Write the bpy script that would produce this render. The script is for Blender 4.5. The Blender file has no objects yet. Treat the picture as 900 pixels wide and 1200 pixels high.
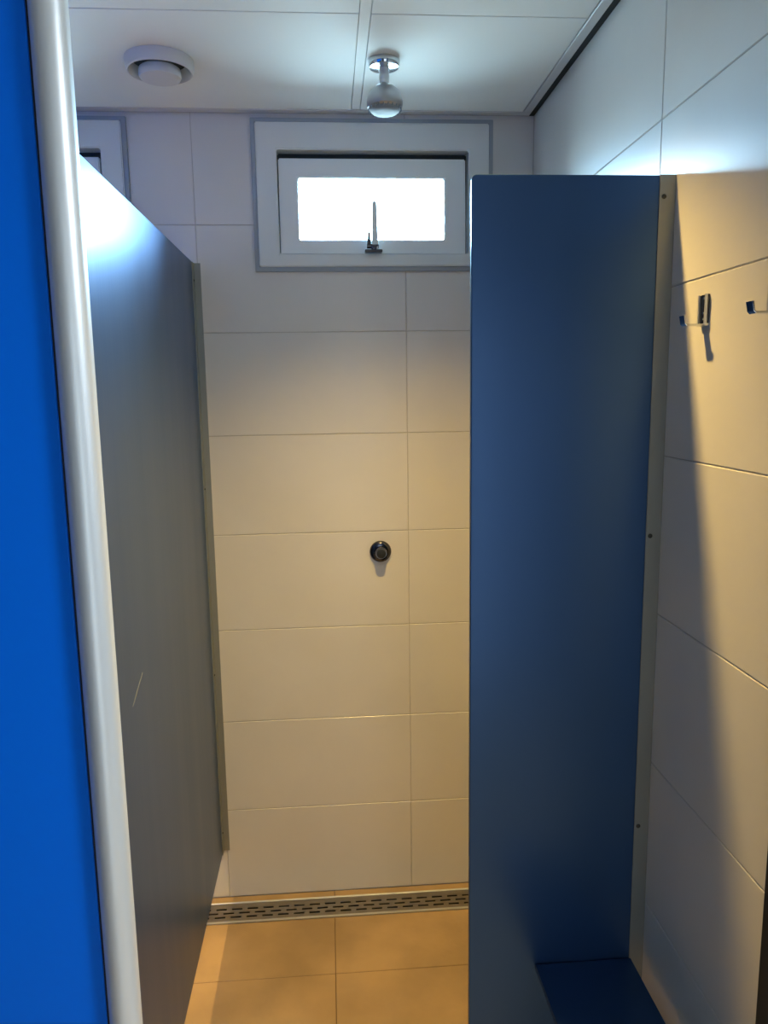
import bpy, bmesh, math, random
from mathutils import Vector, Matrix
random.seed(4)
SC = bpy.context.scene
COL = SC.collection

# ---------------------------------------------------------------- measurements (metres)
D = 2.298        # back wall face
C = 2.403        # ceiling face
XR = 0.613       # right wall face
XL = -1.404      # far left wall of the neighbouring stall
XLP = -0.374     # left partition, face seen
YP = 1.353       # right partition, face seen
YF = 0.925       # front line of the cubicles
PITCH = 1.03     # distance from stall to stall
YB = -1.25       # wall behind the camera
XC = 2.1         # far right end of the corridor

# ---------------------------------------------------------------- camera
def setup_camera():
    f, yaw, pitch, roll = 891.18, math.radians(-4.0783), math.radians(-9.033), math.radians(-0.8516)
    cam = bpy.data.cameras.new('camera')
    cam.sensor_fit = 'HORIZONTAL'; cam.sensor_width = 36.0; cam.lens = f*36.0/900.0
    cam.clip_start = 0.02
    o = bpy.data.objects.new('camera', cam); COL.objects.link(o)
    cy, sy = math.cos(yaw), math.sin(yaw)
    right = Vector((cy, sy, 0)); f0 = Vector((-sy, cy, 0)); zz = Vector((0, 0, 1))
    fw = f0*math.cos(pitch) + zz*math.sin(pitch); up = -f0*math.sin(pitch) + zz*math.cos(pitch)
    cr, sr = math.cos(roll), math.sin(roll)
    r2 = right*cr + up*sr; u2 = -right*sr + up*cr
    m = Matrix((r2, u2, -fw)).transposed().to_4x4(); m.translation = Vector((0, 0, 1.6304))
    o.matrix_world = m
    SC.camera = o
setup_camera()

# ---------------------------------------------------------------- sky, exposure, lights
SC.view_settings.view_transform = 'Standard'; SC.view_settings.look = 'None'
SC.view_settings.exposure = 0.0; SC.view_settings.gamma = 1.0
SC.view_settings.use_curve_mapping = False

w = bpy.data.worlds.new('overcast_sky'); SC.world = w; w.use_nodes = True
nt = w.node_tree; nt.nodes.clear()
wo = nt.nodes.new('ShaderNodeOutputWorld'); bg = nt.nodes.new('ShaderNodeBackground')
tc = nt.nodes.new('ShaderNodeTexCoord'); sp = nt.nodes.new('ShaderNodeSeparateXYZ'); cr = nt.nodes.new('ShaderNodeValToRGB')
mp = nt.nodes.new('ShaderNodeMapRange'); mp.inputs[1].default_value = -0.2; mp.inputs[2].default_value = 0.6
nt.links.new(tc.outputs['Generated'], sp.inputs[0]); nt.links.new(sp.outputs['Z'], mp.inputs[0]); nt.links.new(mp.outputs[0], cr.inputs[0])
cr.color_ramp.elements[0].position = 0.20; cr.color_ramp.elements[0].color = (.16, .225, .26, 1)      # bright ground outside
e = cr.color_ramp.elements[1]; e.position = 0.42; e.color = (.44, .72, 1.0, 1)                          # bright haze of the sky
e = cr.color_ramp.elements.new(0.27); e.color = (.38, .55, .66, 1)
e = cr.color_ramp.elements.new(1.0); e.color = (.44, .72, 1.0, 1)
nt.links.new(cr.outputs[0], bg.inputs[0]); bg.inputs[1].default_value = 100.0
nt.links.new(bg.outputs[0], wo.inputs[0])

def light(name, kind, loc, energy, color, **kw):
    l = bpy.data.lights.new(name, kind); l.energy = energy; l.color = color
    for k, v in kw.items():
        if k not in ('rot', 'portal'): setattr(l, k, v)
    o = bpy.data.objects.new(name, l); COL.objects.link(o); o.location = loc
    if 'rot' in kw: o.rotation_euler = kw['rot']
    if kw.get('portal'): l.cycles.is_portal = True
    return o
for k in range(2):                                   # portals only guide the sampling of the sky through the two windows
    light('sky_portal', 'AREA', (0.145-k*PITCH, D+0.03, 2.15), 1, (1, 1, 1), shape='RECTANGLE', size=.52, size_y=.27,
          rot=(math.radians(-90), 0, 0), portal=True)
LAMPS = [(0.165, 1.465), (0.165-PITCH, 1.465)]
for x, y in LAMPS:                                   # warm downlights of the two stalls
    light('downlight_beam', 'SPOT', (x, y, C-0.008), 145, (1.0, .66, .19), spot_size=math.radians(113), spot_blend=1.0, shadow_soft_size=.022)
light('added_corridor_fill', 'AREA', (1.35, 0.25, C-0.035), 52, (.85, .93, 1.0), shape='RECTANGLE', size=.56, size_y=.26)  # added fill out of view, brightens the blue front panel and post

# ---------------------------------------------------------------- materials
MATS = {}
def mat(name, color, rough=.5, metal=0, spec=.5, coat=0, coat_rough=.1, bump=0, bscale=40, var=0, vscale=3, bstretch=(1, 1, 1), emis=None, estr=0, rvar=0):
    m = bpy.data.materials.new(name); m.use_nodes = True; n = m.node_tree; b = n.nodes['Principled BSDF']
    b.inputs['Base Color'].default_value = (*color, 1); b.inputs['Roughness'].default_value = rough
    b.inputs['Metallic'].default_value = metal; b.inputs['Specular IOR Level'].default_value = spec
    b.inputs['Coat Weight'].default_value = coat; b.inputs['Coat Roughness'].default_value = coat_rough
    t = n.nodes.new('ShaderNodeNewGeometry'); mpn = n.nodes.new('ShaderNodeMapping'); mpn.inputs['Scale'].default_value = bstretch
    n.links.new(t.outputs['Position'], mpn.inputs[0])
    if var:
        ns = n.nodes.new('ShaderNodeTexNoise'); ns.inputs['Scale'].default_value = vscale; ns.inputs['Detail'].default_value = 5
        n.links.new(mpn.outputs[0], ns.inputs[0])
        mx = n.nodes.new('ShaderNodeMixRGB'); mx.inputs[1].default_value = (*[c*(1-var) for c in color], 1)
        mx.inputs[2].default_value = (*[min(1, c*(1+var*.6)) for c in color], 1)
        r = n.nodes.new('ShaderNodeValToRGB'); r.color_ramp.elements[0].position = .35; r.color_ramp.elements[1].position = .65
        n.links.new(ns.outputs[0], r.inputs[0]); n.links.new(r.outputs[0], mx.inputs[0]); n.links.new(mx.outputs[0], b.inputs['Base Color'])
    if bump:
        nb = n.nodes.new('ShaderNodeTexNoise'); nb.inputs['Scale'].default_value = bscale; nb.inputs['Detail'].default_value = 3
        n.links.new(mpn.outputs[0], nb.inputs[0])
        bp = n.nodes.new('ShaderNodeBump'); bp.inputs['Strength'].default_value = bump; bp.inputs['Distance'].default_value = .002
        n.links.new(nb.outputs[0], bp.inputs['Height']); n.links.new(bp.outputs[0], b.inputs['Normal'])
    if rvar:
        nr = n.nodes.new('ShaderNodeTexNoise'); nr.inputs['Scale'].default_value = 12; n.links.new(mpn.outputs[0], nr.inputs[0])
        mr = n.nodes.new('ShaderNodeMapRange'); mr.inputs[3].default_value = rough-rvar; mr.inputs[4].default_value = rough+rvar
        n.links.new(nr.outputs[0], mr.inputs[0]); n.links.new(mr.outputs[0], b.inputs['Roughness'])
    if emis:
        b.inputs['Emission Color'].default_value = (*emis, 1); b.inputs['Emission Strength'].default_value = estr
    MATS[name] = m; return m

mat('wall_tile', (.71, .69, .66), .30, spec=.5, bump=.10, bscale=26, var=.03, vscale=4)
mat('wall_grout', (.52, .49, .45), .9, bump=.3, bscale=200)
mat('floor_tile', (.42, .28, .14), .42, bump=.25, bscale=60, var=.2, vscale=4)
mat('floor_grout', (.16, .10, .05), .9, bump=.3, bscale=200)
mat('ceiling_panel', (.78, .81, .79), .6, spec=.3, bump=.03, bscale=10)
mat('ceiling_trim', (.60, .62, .63), .4)
mat('dark_void', (.010, .014, .018), .8, bump=.05)
mat('partition_laminate', (.036, .094, .225), .34, metal=.66, spec=.5, coat=.12, coat_rough=.25, bump=.05, bscale=90, bstretch=(1, 1, .06), rvar=.04)
mat('blue_laminate', (.000, .185, .97), .5, spec=.15, bump=.03, bscale=90)
mat('satin_aluminium', (.66, .67, .67), .36, metal=.75, bump=.03, bscale=200, bstretch=(1, 1, .03))
mat('profile_aluminium', (.28, .29, .27), .45, metal=.45, bump=.03, bscale=200, bstretch=(1, 1, .03))
mat('post_aluminium', (.80, .86, .88), .42, metal=.45, bump=.02, bscale=200, bstretch=(1, 1, .03))
mat('chrome', (.62, .64, .66), .10, metal=1, bump=.01)
mat('bell_chrome', (.42, .43, .46), .32, metal=.85, bump=.02)
mat('steel', (.36, .33, .29), .36, metal=1, bump=.06, bscale=150, bstretch=(.05, 1, 1))
mat('polished_steel', (.55, .54, .52), .16, metal=1, bump=.01)
mat('dark_chrome', (.10, .10, .12), .15, metal=1, bump=.01)
mat('black_metal', (.012, .014, .014), .45, bump=.02)
mat('screw_dark', (.06, .06, .05), .4, metal=.8, bump=.02)
mat('white_frame', (.72, .75, .75), .35, bump=.02, bscale=60)
mat('white_sash', (.80, .83, .84), .35, bump=.02, bscale=60)
mat('lip_blue_grey', (.34, .38, .43), .6, bump=.05)
mat('gasket', (.010, .016, .020), .6, bump=.02)
mat('vent_plastic', (.58, .60, .62), .45, bump=.02)
mat('nozzle_clear', (.22, .26, .30), .55, spec=.35, bump=.02)
mat('lamp_glass', (.9, .85, .7), .3, emis=(1, .8, .5), estr=6, bump=.01)
mat('added_door_glow', (.8, .8, .8), .4, emis=(.80, .93, 1), estr=1.15, bump=.05)  # glow of the added door pane, reflected in the post
mat('added_lamp_diffuser', (.9, .9, .9), .4, emis=(.93, .97, 1), estr=3, bump=.01)  # glow of the added corridor lamp
mat('far_cubicle_paint', (.03, .07, .14), .5, bump=.03)
mat('corridor_paint', (.28, .30, .32), .6, bump=.05)
mat('outside_render', (.45, .45, .43), .9, bump=.2)

def glass_mat():
    m = bpy.data.materials.new('window_glass'); m.use_nodes = True; n = m.node_tree; n.nodes.clear()
    o = n.nodes.new('ShaderNodeOutputMaterial'); mx = n.nodes.new('ShaderNodeMixShader'); tr = n.nodes.new('ShaderNodeBsdfTransparent')
    gl = n.nodes.new('ShaderNodeBsdfGlossy'); gl.inputs['Roughness'].default_value = .03
    tr.inputs[0].default_value = (.93, .97, .97, 1)
    fr = n.nodes.new('ShaderNodeFresnel'); fr.inputs[0].default_value = 1.45
    n.links.new(fr.outputs[0], mx.inputs[0]); n.links.new(tr.outputs[0], mx.inputs[1]); n.links.new(gl.outputs[0], mx.inputs[2]); n.links.new(mx.outputs[0], o.inputs[0])
    MATS['window_glass'] = m
glass_mat()

# ---------------------------------------------------------------- mesh helpers
def box(bm, x0, x1, y0, y1, z0, z1, bev=0, seg=2):
    r = bmesh.ops.create_cube(bm, size=1)
    vs = r['verts']
    for v in vs:
        v.co = Vector(((x0+x1)/2+v.co.x*(x1-x0), (y0+y1)/2+v.co.y*(y1-y0), (z0+z1)/2+v.co.z*(z1-z0)))
    if bev:
        es = {e for v in vs for e in v.link_edges}
        bmesh.ops.bevel(bm, geom=list(es), offset=bev, segments=seg, affect='EDGES', profile=.5)
    return bm
def lathe(bm, prof, seg=40, M=None, cap=True):
    """prof: list of (r, z); revolved about local z, then moved by M"""
    M = M or Matrix.Identity(4); rings = []
    for r, z in prof:
        if r < 1e-6: rings.append([bm.verts.new(M @ Vector((0, 0, z)))])
        else: rings.append([bm.verts.new(M @ Vector((r*math.cos(2*math.pi*i/seg), r*math.sin(2*math.pi*i/seg), z))) for i in range(seg)])
    for a, b in zip(rings, rings[1:]):
        for i in range(seg):
            j = (i+1) % seg
            if len(a) == 1 and len(b) > 1: bm.faces.new((a[0], b[j], b[i]))
            elif len(b) == 1 and len(a) > 1: bm.faces.new((a[i], a[j], b[0]))
            elif len(a) > 1: bm.faces.new((a[i], a[j], b[j], b[i]))
    if cap:
        for r in (rings[0], rings[-1]):
            if len(r) > 1: bm.faces.new(r)
    bmesh.ops.recalc_face_normals(bm, faces=bm.faces)
    return bm
def prism(bm, pts, a, b, axis='z', bev=0):
    """extrude a closed outline between a and b along an axis; pts are the two other coordinates"""
    def P(p, t):
        return {'z': (p[0], p[1], t), 'y': (p[0], t, p[1]), 'x': (t, p[0], p[1])}[axis]
    v0 = [bm.verts.new(P(p, a)) for p in pts]; v1 = [bm.verts.new(P(p, b)) for p in pts]
    n = len(pts); fs = [bm.faces.new(v0), bm.faces.new(v1)]
    for i in range(n): fs.append(bm.faces.new((v0[i], v0[(i+1) % n], v1[(i+1) % n], v1[i])))
    bmesh.ops.recalc_face_normals(bm, faces=fs)
    if bev:
        es = [e for f in fs[:2] for e in f.edges]
        bmesh.ops.bevel(bm, geom=list(set(es)), offset=bev, segments=2, affect='EDGES', profile=.5)
    return bm
def sheet(bm, rect, holes, t0, t1, plane, bev=0):
    """a plate over rect (u0,u1,v0,v1) without the holes, between t0 and t1 along the normal axis; t0 is the face seen"""
    us = sorted({rect[0], rect[1], *[h[i] for h in holes for i in (0, 1) if rect[0] < h[i] < rect[1]]})
    vs = sorted({rect[2], rect[3], *[h[i] for h in holes for i in (2, 3) if rect[2] < h[i] < rect[3]]})
    P = {'y': lambda u, v, t: (u, t, v), 'x': lambda u, v, t: (t, u, v), 'z': lambda u, v, t: (u, v, t)}[plane]
    cache = {}
    def V(u, v):
        if (u, v) not in cache: cache[(u, v)] = bm.verts.new(P(u, v, t1))
        return cache[(u, v)]
    fs = []
    for a, b in zip(us, us[1:]):
        for c, d in zip(vs, vs[1:]):
            mu, mv = (a+b)/2, (c+d)/2
            if any(h[0] < mu < h[1] and h[2] < mv < h[3] for h in holes): continue
            fs.append(bm.faces.new((V(a, c), V(b, c), V(b, d), V(a, d))))
    if not fs: return None
    if len(fs) > 1 and len(holes) < 8:
        bmesh.ops.dissolve_limit(bm, angle_limit=.01, verts=list({v for f in fs for v in f.verts if f.is_valid}), edges=list({e for f in fs for e in f.edges}))
    base = list(bm.faces)
    r = bmesh.ops.extrude_face_region(bm, geom=base, use_keep_orig=True)
    nv = [g for g in r['geom'] if isinstance(g, bmesh.types.BMVert)]
    vec = Vector(P(0, 0, t0))-Vector(P(0, 0, t1))
    for v in nv: v.co += vec
    if bev:
        nvs = set(nv)
        es = [e for e in bm.edges if e.verts[0] in nvs and e.verts[1] in nvs and len(e.link_faces) == 2 and e.calc_face_angle(0) > .5]
        bmesh.ops.bevel(bm, geom=es, offset=bev, segments=1, affect='EDGES')
    bmesh.ops.recalc_face_normals(bm, faces=bm.faces)
    return bm
def tube(bm, pts, r, seg=12):
    prev = None; rr = r if isinstance(r, (list, tuple)) else [r]*len(pts)
    pts = [Vector(p) for p in pts]
    for i, p in enumerate(pts):
        d = (pts[min(i+1, len(pts)-1)]-pts[max(i-1, 0)]).normalized()
        s = d.cross(Vector((0, 1, 0.01))).normalized(); t = d.cross(s)
        ring = [bm.verts.new(p+(s*math.cos(2*math.pi*k/seg)+t*math.sin(2*math.pi*k/seg))*rr[i]) for k in range(seg)]
        if prev:
            for k in range(seg): bm.faces.new((prev[k], prev[(k+1) % seg], ring[(k+1) % seg], ring[k]))
        else: bm.faces.new(ring)
        prev = ring
    bm.faces.new(prev); bmesh.ops.recalc_face_normals(bm, faces=bm.faces)
    return bm
def obj(name, bm, m, parent=None, smooth=False, origin=None):
    me = bpy.data.meshes.new(name)
    if origin is not None: bmesh.ops.translate(bm, verts=bm.verts, vec=-Vector(origin))
    if smooth:
        for f in bm.faces: f.smooth = True
    bm.to_mesh(me); bm.free(); me.materials.append(MATS[m])
    o = bpy.data.objects.new(name, me); COL.objects.link(o)
    if origin is not None: o.location = origin
    if smooth:
        for e in me.edges: pass
        me.set_sharp_from_angle(angle=math.radians(35))
    if parent: o.parent = parent
    return o
def B(): return bmesh.new()
def empty(name, loc=(0, 0, 0)):
    o = bpy.data.objects.new(name, None); COL.objects.link(o); o.location = loc; o.empty_display_size = .1; return o
def tag(o, label, cat, group=None):
    o['label'] = label; o['category'] = cat
    if group: o['group'] = group
    return o
def struct(o, label=None, cat=None):
    o['kind'] = 'structure'
    if label: o['label'] = label; o['category'] = cat
    return o
def copy_tree(o, parent=None):
    c = o.copy(); COL.objects.link(c)
    if parent: c.parent = parent
    for ch in list(o.children): copy_tree(ch, c)
    return c

# ---------------------------------------------------------------- tiled surfaces
G = 0.0010      # half of a joint
Z0 = 0.305
WIN = [(-0.196, 0.492, 1.976, 2.390), (-0.196-PITCH, 0.492-PITCH, 1.976, 2.390)]       # outlines of the window frames
ROWS = [0.0]+[Z0+.3*k for k in range(7)]+[C+.02]
def tiles(parent, plane, face, back, us, vs, holes, m='wall_tile', bev=.0013):
    shared = {}
    for a, b in zip(us, us[1:]):
        for c, d in zip(vs, vs[1:]):
            r = (a+G, b-G, c+G, d-G)
            hs = [h for h in holes if h[0] < r[1] and h[1] > r[0] and h[2] < r[3] and h[3] > r[2]]
            key = (round(b-a, 3), round(d-c, 3))
            P = {'y': lambda u, v: (u, face, v), 'x': lambda u, v: (face, u, v), 'z': lambda u, v: (u, v, face)}[plane]
            org = P(r[0], r[2])
            if not hs and key in shared:
                o = bpy.data.objects.new('tile', shared[key]); COL.objects.link(o); o.location = org; o.parent = parent
            else:
                bm = B()
                if sheet(bm, r, hs, face, back, plane, bev) is None or not bm.faces: bm.free(); continue
                o = obj('tile', bm, m, parent, origin=org)
                if not hs: shared[key] = o.data
def cuts(lo, hi, start, pitch):
    k = math.ceil((lo-start)/pitch+1e-6); out = [lo]
    while start+k*pitch < hi-.01:
        if start+k*pitch > lo+.01: out.append(start+k*pitch)
        k += 1
    return out+[hi]
GD = .0018
# back wall, with the two window openings; the reveal behind the frames is part of the slab
OPEN = [(h[0]+.045, h[1]-.045, h[2]+.030, h[3]-.055) for h in WIN]
bm = B(); sheet(bm, (XL-.1, XR+.1, -.1, C+.12), OPEN, D+GD, D+.16, 'y')
wall_back = struct(obj('wall_back', bm, 'wall_grout'))
tiles(wall_back, 'y', D, D+GD, cuts(XL, XR, .238, .6), ROWS, WIN)
# right wall (ends at the front line of the cubicles)
bm = B(); box(bm, XR+GD, XR+.10, YF+.02, D, -.1, C+.12)
wall_right = struct(obj('wall_right', bm, 'wall_grout'))
tiles(wall_right, 'x', XR, XR+GD, [YF+.02, 1.42, D], ROWS, [])
# far left wall of the neighbouring stall and of the corridor
bm = B(); box(bm, XL-.10, XL-GD, YB-.1, D, -.1, C+.12)
wall_left = struct(obj('wall_left', bm, 'wall_grout'))
tiles(wall_left, 'x', XL, XL-GD, cuts(YF, D, .22, .6), ROWS, [])
tiles(wall_left, 'x', XL, XL-GD, cuts(YB, YF, .22, .9), [0, 2.1, C+.02], [], 'far_cubicle_paint')
# corridor: wall behind the camera, right end wall and the wall beside the cubicle
bm = B(); box(bm, XL, XC, YB-.10, YB-GD, -.1, C+.12)
wall_rear = struct(obj('wall_rear', bm, 'wall_grout'))
tiles(wall_rear, 'y', YB, YB-GD, cuts(XL, XC, .238, .9), [0, 2.1, C+.02], [], 'far_cubicle_paint')
bm = B(); box(bm, XC, XC+.10, YB-.1, YF+.10, -.1, C+.12)
struct(obj('wall_corridor_end', bm, 'corridor_paint'))
bm = B(); box(bm, XR+.10, XC, YF+.02, YF+.12, -.1, C+.12)
struct(obj('wall_front', bm, 'corridor_paint'))

# floor: slab with a slot for the drain channel
DX0, DX1, DY0, DY1 = -1.36, 0.600, 2.168, 2.267
bm = B(); sheet(bm, (XL-.1, XC, YB-.1, D+.0), [(DX0, DX1, DY0, DY1)], -GD, -.09, 'z')
floor = struct(obj('floor', bm, 'floor_grout'))
tiles(floor, 'z', 0, -GD, cuts(XL, XC, -.019, .6), cuts(YB, D, 1.933, .6)[:-1]+[DY0-.001], [], 'floor_tile')
tiles(floor, 'z', 0, -GD, cuts(XL, XR, -.019, .6), [DY1+.001, D], [], 'floor_tile')

# ceiling: dark slab above, panels hung below it
bm = B(); box(bm, XL-.1, XC+.1, YB-.1, D+.1, C+.05, C+.14)
ceiling = struct(obj('ceiling', bm, 'dark_void'))
for (a, b) in ((XL+.041, -1.113), (-1.09, .087), (.110, .572)):
    ys = [YB+.041, -.084, .516, 1.116, 1.716, 2.262]
    for c, d in zip(ys, ys[1:]):
        bm = B(); box(bm, a+.0012, b-.0012, c+.0015, d-.0015, C, C+.05, .001, 1); obj('panel', bm, 'ceiling_panel', ceiling)
for (a, b) in ((.597+.016, 1.2), (1.2, XC-.001)):
    for c, d in ((YB+.041, -.084), (-.084, .516), (.516, YF+.019)):
        bm = B(); box(bm, a+.0012, b-.0012, c+.0015, d-.0015, C, C+.05, .001, 1); obj('panel', bm, 'ceiling_panel', ceiling)
for (a, b) in ((-1.113, -1.09), (.087, .110)):
    bm = B(); box(bm, a, b, YB+.041, 2.262, C+.0012, C+.05); obj('grid_bar', bm, 'ceiling_panel', ceiling)
bm = B(); box(bm, XL+.02, .597, 2.2635, 2.291, C-.001, C+.05, .0015, 1); obj('edge_trim', bm, 'ceiling_trim', ceiling)
bm = B(); box(bm, .5735, .597, YB+.041, 2.2625, C-.001, C+.05, .0015, 1); obj('edge_trim', bm, 'ceiling_trim', ceiling)
bm = B(); box(bm, XL+.012, XL+.039, YB+.041, 2.2625, C-.001, C+.05, .0015, 1); obj('edge_trim', bm, 'ceiling_trim', ceiling)
bm = B(); box(bm, XL+.012, XC-.01, YB+.012, YB+.039, C-.001, C+.05, .0015, 1); obj('edge_trim', bm, 'ceiling_trim', ceiling)

bm = B(); box(bm, .5975, XR-.0005, YF+.03, D-.0015, C+.001, C+.006); obj('gap_shade_strip', bm, 'dark_void', ceiling)  # near-black strips laid in the gap, their colour standing in for its shade
bm = B(); box(bm, XL+.02, .597, 2.2912, D-.0015, C+.001, C+.006); obj('gap_shade_strip', bm, 'dark_void', ceiling)

# added glowing door behind the camera, made up to brighten the post reflection
dr = struct(empty('added_glow_door', (.15, YB, 0)))
def door_part(name, bm, m):
    o = obj(name, bm, m, None, origin=dr.location); o.parent = dr; o.location = (0, 0, 0)
bm = B(); sheet(bm, (-.12, .86, 0, 2.12), [(-.05, .79, .08, 2.05)], YB+.03, YB+.0005, 'y'); door_part('frame', bm, 'white_frame')
bm = B(); box(bm, -.0499, .7899, YB+.008, YB+.016, .0801, 2.0499); door_part('glow_pane', bm, 'added_door_glow')
bm = B(); box(bm, .73, .76, YB+.0165, YB+.05, 1.0, 1.12, .004); door_part('handle', bm, 'satin_aluminium')

# ---------------------------------------------------------------- windows
def frame_ring(bm, o, i, y0, y1, bev=.002):
    """picture frame: outer rect o, inner rect i, from y0 (front) to y1"""
    sheet(bm, o, [i], y0, y1, 'y')
    if bev:
        es = [e for e in bm.edges if len(e.link_faces) == 2 and e.calc_face_angle(0) > .5]
        bmesh.ops.bevel(bm, geom=es, offset=bev, segments=2, affect='EDGES')
def make_window(n, dx):
    t = empty('window_%d' % n, (.149+dx, D, 1.98)); struct(t)
    def add(name, bm, m, parent=None, smooth=False):
        bmesh.ops.translate(bm, verts=bm.verts, vec=(dx, 0, 0))
        o = obj(name, bm, m, None, smooth, origin=t.location); o.parent = parent or t
        o.location = (0, 0, 0)
        return o
    # frame: flat casing proud of the tiles, with a thin darker outer lip
    bm = B(); frame_ring(bm, (-.197, .493, 1.975, 2.391), (-.184, .480, 1.988, 2.379), D-.008, D+GD, .0015); add('outer_lip', bm, 'lip_blue_grey')
    bm = B(); frame_ring(bm, (-.1839, .4799, 1.9881, 2.3789), (-.126, .421, 2.023, 2.306), D-.014, D+.070, .003); add('frame', bm, 'white_frame')
    # dark rebate with seal behind the opening
    bm = B(); frame_ring(bm, (-.1259, .4209, 2.0231, 2.3059), (-.100, .390, 2.045, 2.262), D+.030, D+.069, 0); add('seal', bm, 'gasket')
    # sash, leaning out a little at its top
    s = B(); frame_ring(s, (-.1225, .4135, 2.018, 2.286), (-.068, .352, 2.063, 2.233), D-.006, D+.024, .003)
    bmesh.ops.rotate(s, verts=s.verts, cent=(0, D-.006, 2.02), matrix=Matrix.Rotation(math.radians(-1.0), 3, 'X'))
    for v in s.verts:
        if v.co.z < 2.0245: v.co.z = 2.0245
    sash = add('sash', s, 'white_sash')
    g = B(); box(g, -.073, .357, D+.005, D+.013, 2.058, 2.238)
    bmesh.ops.rotate(g, verts=g.verts, cent=(0, D-.006, 2.02), matrix=Matrix.Rotation(math.radians(-1.0), 3, 'X')); add('pane', g, 'window_glass', sash)
    # metal casement stay standing on the sill
    st = B(); box(st, .118, .168, D-.040, D-.013, 2.0235, 2.031, .002); h = add('stay_base', st, 'dark_chrome')
    k = B(); box(k, .136, .152, D-.038, D-.018, 2.0305, 2.045, .003); lathe(k, [(0, -.004), (.007, -.004), (.007, .030), (0, .030)], 16, Matrix.Translation((.128, D-.028, 2.042)) @ Matrix.Rotation(math.radians(90), 4, 'Y')); add('pivot', k, 'dark_chrome', h, True)
    a = B(); prism(a, [(.138, 2.036), (.156, 2.036), (.155, 2.100), (.1535, 2.160), (.1470, 2.166), (.1405, 2.160), (.1395, 2.1)], D-.034, D-.026, 'y', .0015); add('stay_lever', a, 'satin_aluminium', h)
    a = B(); prism(a, [(.124, 2.036), (.136, 2.036), (.135, 2.078), (.131, 2.083), (.127, 2.078)], D-.030, D-.022, 'y', .0015); add('stay_arm', a, 'dark_chrome', h)
    # outside sill
    z = B(); box(z, -.15, .448, D+.165, D+.21, 1.985, 2.0, .002); add('outside_sill', z, 'outside_render')
    return t
make_window(1, 0); make_window(2, -PITCH)

# ---------------------------------------------------------------- floor drain
def make_drain():
    t = empty('floor_drain', ((DX0+DX1)/2, 2.2165, 0)); L = t.location
    def add(name, bm, m, p=None):
        o = obj(name, bm, m, None, origin=L); o.parent = p or t; o.location = (0, 0, 0); return o
    bm = B(); sheet(bm, (DX0, DX1, DY0, DY1), [(DX0+.004, DX1-.004, DY0+.0105, DY1-.005)], .0024, -.004, 'z', .0016); add('rim', bm, 'satin_aluminium')
    bm = B()
    sheet(bm, (DX0+.002, DX1-.002, DY0+.003, DY1-.003), [(DX0+.004, DX1-.004, DY0+.008, DY1-.005)], -.0045, -.060, 'z')
    box(bm, DX0+.002, DX1-.002, DY0+.003, DY1-.003, -.064, -.0605); add('channel', bm, 'dark_void')
    # grate with three staggered rows of long slots
    bm = B(); holes = []
    x0, x1, y0, y1 = DX0+.0045, DX1-.0045, DY0+.011, DY1-.0055
    ysl = [2.199, 2.2175, 2.2365]; hw = .0034
    z0, z1 = -.0035, -.0008
    edges = [y0]+[v for y in ysl for v in (y-hw, y+hw)]+[y1]
    for i in range(0, len(edges), 2): box(bm, x0, x1, edges[i], edges[i+1], z0, z1)
    for r, y in enumerate(ysl):
        off = (0, .025, 0)[r]; x = x0-.05+off
        while x < x1:
            a, b = max(x, x0), min(x+.0165, x1)
            if b > a: box(bm, a, b, y-hw, y+hw, z0, z1)
            x += .0496
    add('grate', bm, 'steel')
    tag(t, 'long slotted steel shower drain let into the beige floor under the back wall', 'drain')
make_drain()

# ---------------------------------------------------------------- partitions
def rounded(pts_rect, r, corners, seg=5):
    """outline of a rectangle (u0,u1,v0,v1) with chosen corners rounded: corners among 'bl','br','tr','tl'"""
    u0, u1, v0, v1 = pts_rect; out = []
    for name, cu, cv, a0 in (('bl', u0, v0, 180), ('br', u1, v0, 270), ('tr', u1, v1, 0), ('tl', u0, v1, 90)):
        if name in corners:
            c = (cu+(r if cu == u0 else -r), cv+(r if cv == v0 else -r))
            for k in range(seg+1):
                a = math.radians(a0+90*k/seg); out.append((c[0]+r*math.cos(a), c[1]+r*math.sin(a)))
        else: out.append((cu, cv))
    return out
def screw(parent, M, L, r=.0042):
    bm = B(); lathe(bm, [(0, .0022), (r*.6, .002), (r, .0008), (r, 0), (0, 0)], 14, M)
    o = obj('screw', bm, 'screw_dark', None, True, origin=L); o.parent = parent; o.location = (0, 0, 0)
# right one, facing the camera
def right_partition():
    t = empty('shower_partition', (.43, YP+.006, .165)); L = t.location
    def add(name, bm, m, p=None, s=False):
        o = obj(name, bm, m, None, s, origin=L); o.parent = p or t; o.location = (0, 0, 0); return o
    bm = B(); prism(bm, rounded((.2545, XR-.003, .165, 1.993), .009, ('tl', 'bl')), YP, YP+.012, 'y', .0016); add('panel', bm, 'partition_laminate')
    bm = B(); prism(bm, [(.584, YP-.0022), (XR-.0005, YP-.0022), (XR-.0005, YP+.034), (XR-.0028, YP+.034), (XR-.0028, YP-.0002), (.584, YP-.0002)], .165, 1.9935, 'z', .0004)
    pr = add('wall_profile', bm, 'profile_aluminium')
    for z in (1.957, 1.357, .772, .25):
        screw(pr, Matrix.Translation((.592, YP-.0022, z)) @ Matrix.Rotation(math.radians(90), 4, 'X'), L)
    tag(t, 'dark blue partition panel facing the camera, fixed to the right wall', 'partition')
right_partition()
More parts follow.
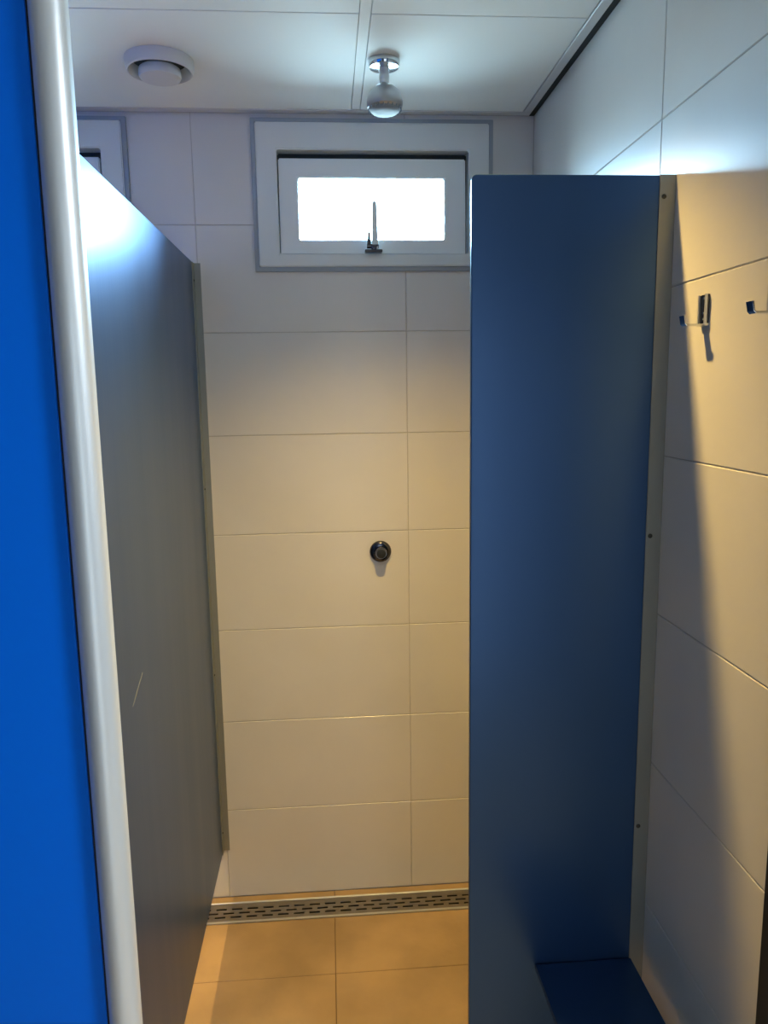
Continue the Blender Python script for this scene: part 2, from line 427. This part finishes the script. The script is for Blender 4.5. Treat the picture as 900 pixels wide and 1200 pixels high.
# left one, running to the back wall
def left_partition():
    t = empty('shower_partition', (XLP-.006, 1.6, .167)); L = t.location
    def add(name, bm, m, p=None, s=False):
        o = obj(name, bm, m, None, s, origin=L); o.parent = p or t; o.location = (0, 0, 0); return o
    bm = B(); prism(bm, [(YF+.045, .167), (D-.012, .167), (D-.012, 2.002), (YF+.045, 2.002)], XLP-.012, XLP, 'x', .0016); add('panel', bm, 'partition_laminate')
    bm = B()
    prism(bm, [(XLP+.0002, D-.030), (XLP+.0028, D-.030), (XLP+.0028, D-.0035), (XLP+.020, D-.0035), (XLP+.020, D-.0005), (XLP+.0002, D-.0005)], 0.168, 2.000, 'z', .0003)
    prism(bm, [(XLP-.0148, D-.030), (XLP-.0122, D-.030), (XLP-.0122, D-.0005), (XLP-.0148, D-.0005)], 0.168, 2.000, 'z', .0003)
    pr = add('wall_profile', bm, 'profile_aluminium')
    for z in (1.95, 1.35, .77, .24):
        screw(pr, Matrix.Translation((XLP+.0028, D-.020, z)) @ Matrix.Rotation(math.radians(90), 4, 'Y'), L, .003)
    bm = B(); box(bm, XLP+.0001, XLP+.0006, -.0007, .0007, -.045, .045)
    bmesh.ops.rotate(bm, verts=bm.verts, cent=(0, 0, 0), matrix=Matrix.Rotation(math.radians(-68), 3, 'X')); bmesh.ops.translate(bm, verts=bm.verts, vec=(0, 1.405, 1.078)); add('scratch', bm, 'profile_aluminium')
    tag(t, 'blue-grey glossy partition panel running along the left side to the back wall', 'partition')
left_partition()

# ---------------------------------------------------------------- cubicle front with its rounded post
def cubicle_front():
    t = empty('cubicle_front', (-.6, YF, 0)); L = t.location
    def add(name, bm, m, p=None, s=False):
        o = obj(name, bm, m, None, s, origin=L); o.parent = p or t; o.location = (0, 0, 0); return o
    xa, xb = -.3120, -.2720
    # round nosed profile, bulging towards the corridor
    pts = []
    for k in range(25):
        a = math.pi*k/24
        pts.append(((xa+xb)/2-(xb-xa)/2*math.cos(a), YF-.020*math.sin(a)))
    pts += [(xb, YF+.008), (xa, YF+.008)]
    bm = B(); prism(bm, pts, 0.0, 2.30, 'z'); add('edge_profile', bm, 'post_aluminium', None, True)
    bm = B(); prism(bm, [(XL+.003, .06), (xa-.0022, .06), (xa-.0022, 2.30), (XL+.003, 2.30)], YF-.006, YF+.007, 'y', .001); add('panel', bm, 'blue_laminate')
    bm = B(); box(bm, xa-.0022, xa, YF-.003, YF+.016, .06, 2.30); add('seal_strip', bm, 'gasket')
    bm = B(); box(bm, XLP-.016, xa-.004, YF+.0085, YF+.0445, .17, 2.0, .001); add('joining_post', bm, 'profile_aluminium')
    for x in (-.5, -1.2):
        bm = B(); lathe(bm, [(.022, 0), (.022, .004), (.009, .008), (.009, .06)], 20, Matrix.Translation((x, YF, 0))); add('foot', bm, 'satin_aluminium', None, True)
    tag(t, 'bright blue cubicle front panel with a rounded silver edge post at far left', 'panel')
cubicle_front()
bm = B(); prism(bm, [(.6035, YF-.012), (XR+.10, YF-.012), (XR+.10, YF+.0195), (.6035, YF+.0195)], 0, 2.28, 'z', .002)
tag(obj('door_jamb', bm, 'black_metal', origin=(.65, YF, 0)), 'black upright jamb at the right edge, capping the front end of the right wall', 'jamb')

# ---------------------------------------------------------------- bench
def bench():
    t = empty('shower_bench', (.487, 1.16, .4815)); L = t.location
    def add(name, bm, m, p=None):
        o = obj(name, bm, m, None, origin=L); o.parent = p or t; o.location = (0, 0, 0); return o
    bm = B(); prism(bm, rounded((.390, .587, .965, YP-.003), .012, ('bl', 'br')), .4675, .4815, 'z', .0015); add('seat', bm, 'partition_laminate')
    for y in (.99, 1.11):
        bm = B(); prism(bm, [(.42, .4672), (XR-.0003, .4672), (XR-.0003, .34), (XR-.012, .34), (XR-.014, .452), (.42, .4595)], y, y+.02, 'y', .0008); add('bracket', bm, 'profile_aluminium')
    tag(t, 'small dark blue bench board in the corner below the dark partition', 'bench')
bench()

# ---------------------------------------------------------------- coat hooks
def coat_hook(y, label):
    t = empty('coat_hook', (XR, y, 1.752)); L = Vector((XR, 0, 0)) 
    def add(name, bm, m, p=None, s=False):
        bmesh.ops.translate(bm, verts=bm.verts, vec=-Vector((XR, 0, 1.752)))
        o = obj(name, bm, m, None, s); o.parent = p or t; return o
    w = .0125
    bm = B(); box(bm, XR-.004, XR-.0004, -w, w, 1.7295, 1.776, .0008); pl = add('plate', bm, 'dark_chrome')
    bm = B(); box(bm, XR-.008, XR-.0041, -w-.0005, -w+.0035, 1.7305, 1.776, .0006); box(bm, XR-.008, XR-.0041, w-.0035, w+.0005, 1.7305, 1.776, .0006); box(bm, XR-.008, XR-.0004, -w-.0005, w+.0005, 1.7265, 1.7305, .0006); add('rim', bm, 'satin_aluminium')
    bm = B(); prism(bm, [(XR-.0082, 1.7268), (XR-.0345, 1.7268), (XR-.0380, 1.7300), (XR-.0405, 1.7430), (XR-.0380, 1.7435), (XR-.0358, 1.7315), (XR-.0340, 1.7300), (XR-.0082, 1.7300)], -.0085, .0085, 'y', .0005); add('arm', bm, 'chrome')
    for z in (1.770, 1.747, 1.738):
        bm = B(); lathe(bm, [(0, .0014), (.0016, .0012), (.0021, 0), (0, 0)], 12, Matrix.Translation((XR-.004, 0, z)) @ Matrix.Rotation(math.radians(-90), 4, 'Y')); add('screw', bm, 'chrome', pl, True)
    tag(t, label, 'hook', 'coat hooks on the right wall')
coat_hook(1.222, 'metal coat hook nearer the dark partition, with its screw plate and long shadow')
coat_hook(1.022, 'metal coat hook cut off by the right edge of the picture')

# ---------------------------------------------------------------- push button
def button():
    t = empty('shower_button', (.151, D, 1.142)); L = t.location
    M = Matrix.Translation((.151, D-.0003, 1.142)) @ Matrix.Rotation(math.radians(90), 4, 'X')
    def add(name, prof, m):
        bm = B(); lathe(bm, prof, 48, M); o = obj(name, bm, m, None, True, origin=L); o.parent = t; o.location = (0, 0, 0)
    add('rosette', [(0, 0), (.0330, 0), (.0335, .003), (.0325, .008), (.0295, .012), (.024, .014), (0, .014)], 'dark_chrome')
    add('collar', [(.0185, .0135), (.0190, .020), (.0180, .031), (.0165, .034), (0, .034)], 'dark_chrome')
    add('push_cap', [(.0150, .0338), (.0148, .040), (.0135, .043), (.0080, .0445), (0, .045)], 'black_metal')
    tag(t, 'round dark chrome push button on the tiled back wall', 'button')
button()

# ---------------------------------------------------------------- shower head
def shower_head():
    x, y = .154, 1.937
    t = empty('ceiling_shower', (x, y, C)); L = t.location
    def add(name, prof, m, M=None, seg=40):
        bm = B(); lathe(bm, prof, seg, M or Matrix.Translation((x, y, C))); o = obj(name, bm, m, None, True, origin=L); o.parent = t; o.location = (0, 0, 0); return o
    add('ceiling_rose', [(0, -.0003), (.0365, -.0003), (.0375, -.003), (.0370, -.013), (.0345, -.017), (.027, -.0185), (.016, -.019), (0, -.019)], 'chrome')
    add('stem', [(0, -.018), (.0115, -.018), (.0115, -.032), (.0122, -.033), (.0122, -.043), (.0110, -.045), (.0115, -.050), (.0095, -.054), (0, -.055)], 'satin_aluminium')
    Mh = Matrix.Translation((x, y, C-.051)) @ Matrix.Diagonal((1, 1, .80, 1)) @ Matrix.Rotation(math.radians(-4), 4, 'X')
    b = add('bell', [(.009, 0), (.014, -.006), (.024, -.012), (.034, -.024), (.0405, -.040), (.0430, -.054), (.0425, -.064), (.0410, -.071), (.036, -.076), (0, -.076)], 'bell_chrome', Mh)
    r = add('nozzle_ring', [(.036, -.0755), (.0355, -.0785), (.031, -.0830), (.020, -.0855), (0, -.086)], 'nozzle_clear', Mh)
    bm = B()
    for k in range(22):
        a = 2*math.pi*k/22
        lathe(bm, [(.0019, 0), (.0017, -.006), (.0008, -.0075), (0, -.0076)], 8, Mh @ Matrix.Translation((.0385*math.cos(a), .0385*math.sin(a), -.0735)), cap=False)
    o = obj('nozzles', bm, 'nozzle_clear', None, True, origin=L); o.parent = t; o.location = (0, 0, 0); o['kind'] = 'stuff'
    tag(t, 'bell-shaped chrome shower head hanging from the ceiling in front of the window', 'shower')
shower_head()

# ---------------------------------------------------------------- ceiling vent
def vent():
    x, y = -.372, 1.955
    t = empty('ceiling_vent', (x, y, C)); L = t.location
    def add(name, prof, m, cap=True):
        bm = B(); lathe(bm, prof, 56, Matrix.Translation((x, y, C)), cap); o = obj(name, bm, m, None, True, origin=L); o.parent = t; o.location = (0, 0, 0); return o
    add('outer_ring', [(.062, -.0004), (.0790, -.0004), (.0790, -.010), (.0775, -.022), (.0755, -.027), (.0725, -.028), (.0705, -.026), (.066, -.012), (.062, -.0004)], 'vent_plastic', False)
    add('throat', [(0, -.0005), (.0618, -.0005), (.0618, -.003), (.030, -.0045), (0, -.0045)], 'gasket')
    add('valve_disc', [(0, -.016), (.040, -.016), (.0470, -.021), (.0485, -.026), (.0485, -.036), (.0465, -.041), (.030, -.044), (0, -.045)], 'vent_plastic')
    add('spindle', [(0, -.003), (.006, -.004), (.006, -.0165), (0, -.0165)], 'satin_aluminium')
    tag(t, 'round white air vent on the ceiling above the left partition', 'vent')
vent()

# ---------------------------------------------------------------- lamps
def downlight(x, y, label):
    t = empty('ceiling_light', (x, y, C)); L = t.location
    def add(name, prof, m, cap=True):
        bm = B(); lathe(bm, prof, 40, Matrix.Translation((x, y, C)), cap); o = obj(name, bm, m, None, True, origin=L); o.parent = t; o.location = (0, 0, 0)
    add('bezel', [(.030, -.0003), (.042, -.0003), (.042, -.003), (.038, -.006), (.031, -.005), (.030, -.0003)], 'satin_aluminium', False)
    add('lens', [(0, -.0003), (.0298, -.0003), (.0298, -.0025), (0, -.003)], 'lamp_glass')
    tag(t, label, 'light')
downlight(*LAMPS[0], 'small round warm downlight in the ceiling over the stall')
downlight(*LAMPS[1], 'small round warm downlight in the ceiling of the neighbouring stall on the left')
t = empty('ceiling_light', (1.35, .25, C))  # added lamp out of view, placed to light the blue front
bm = B(); sheet(bm, (-.31, .31, -.16, .16), [(-.285, .285, -.135, .135)], -.032, -.0005, 'z', .002); obj('housing', bm, 'white_frame', t)
bm = B(); box(bm, -.284, .284, -.134, .134, -.028, -.0006); obj('diffuser', bm, 'added_lamp_diffuser', t)
tag(t, 'added flat rectangular lamp, unseen, on the corridor ceiling to the right, lighting the front panel', 'light')
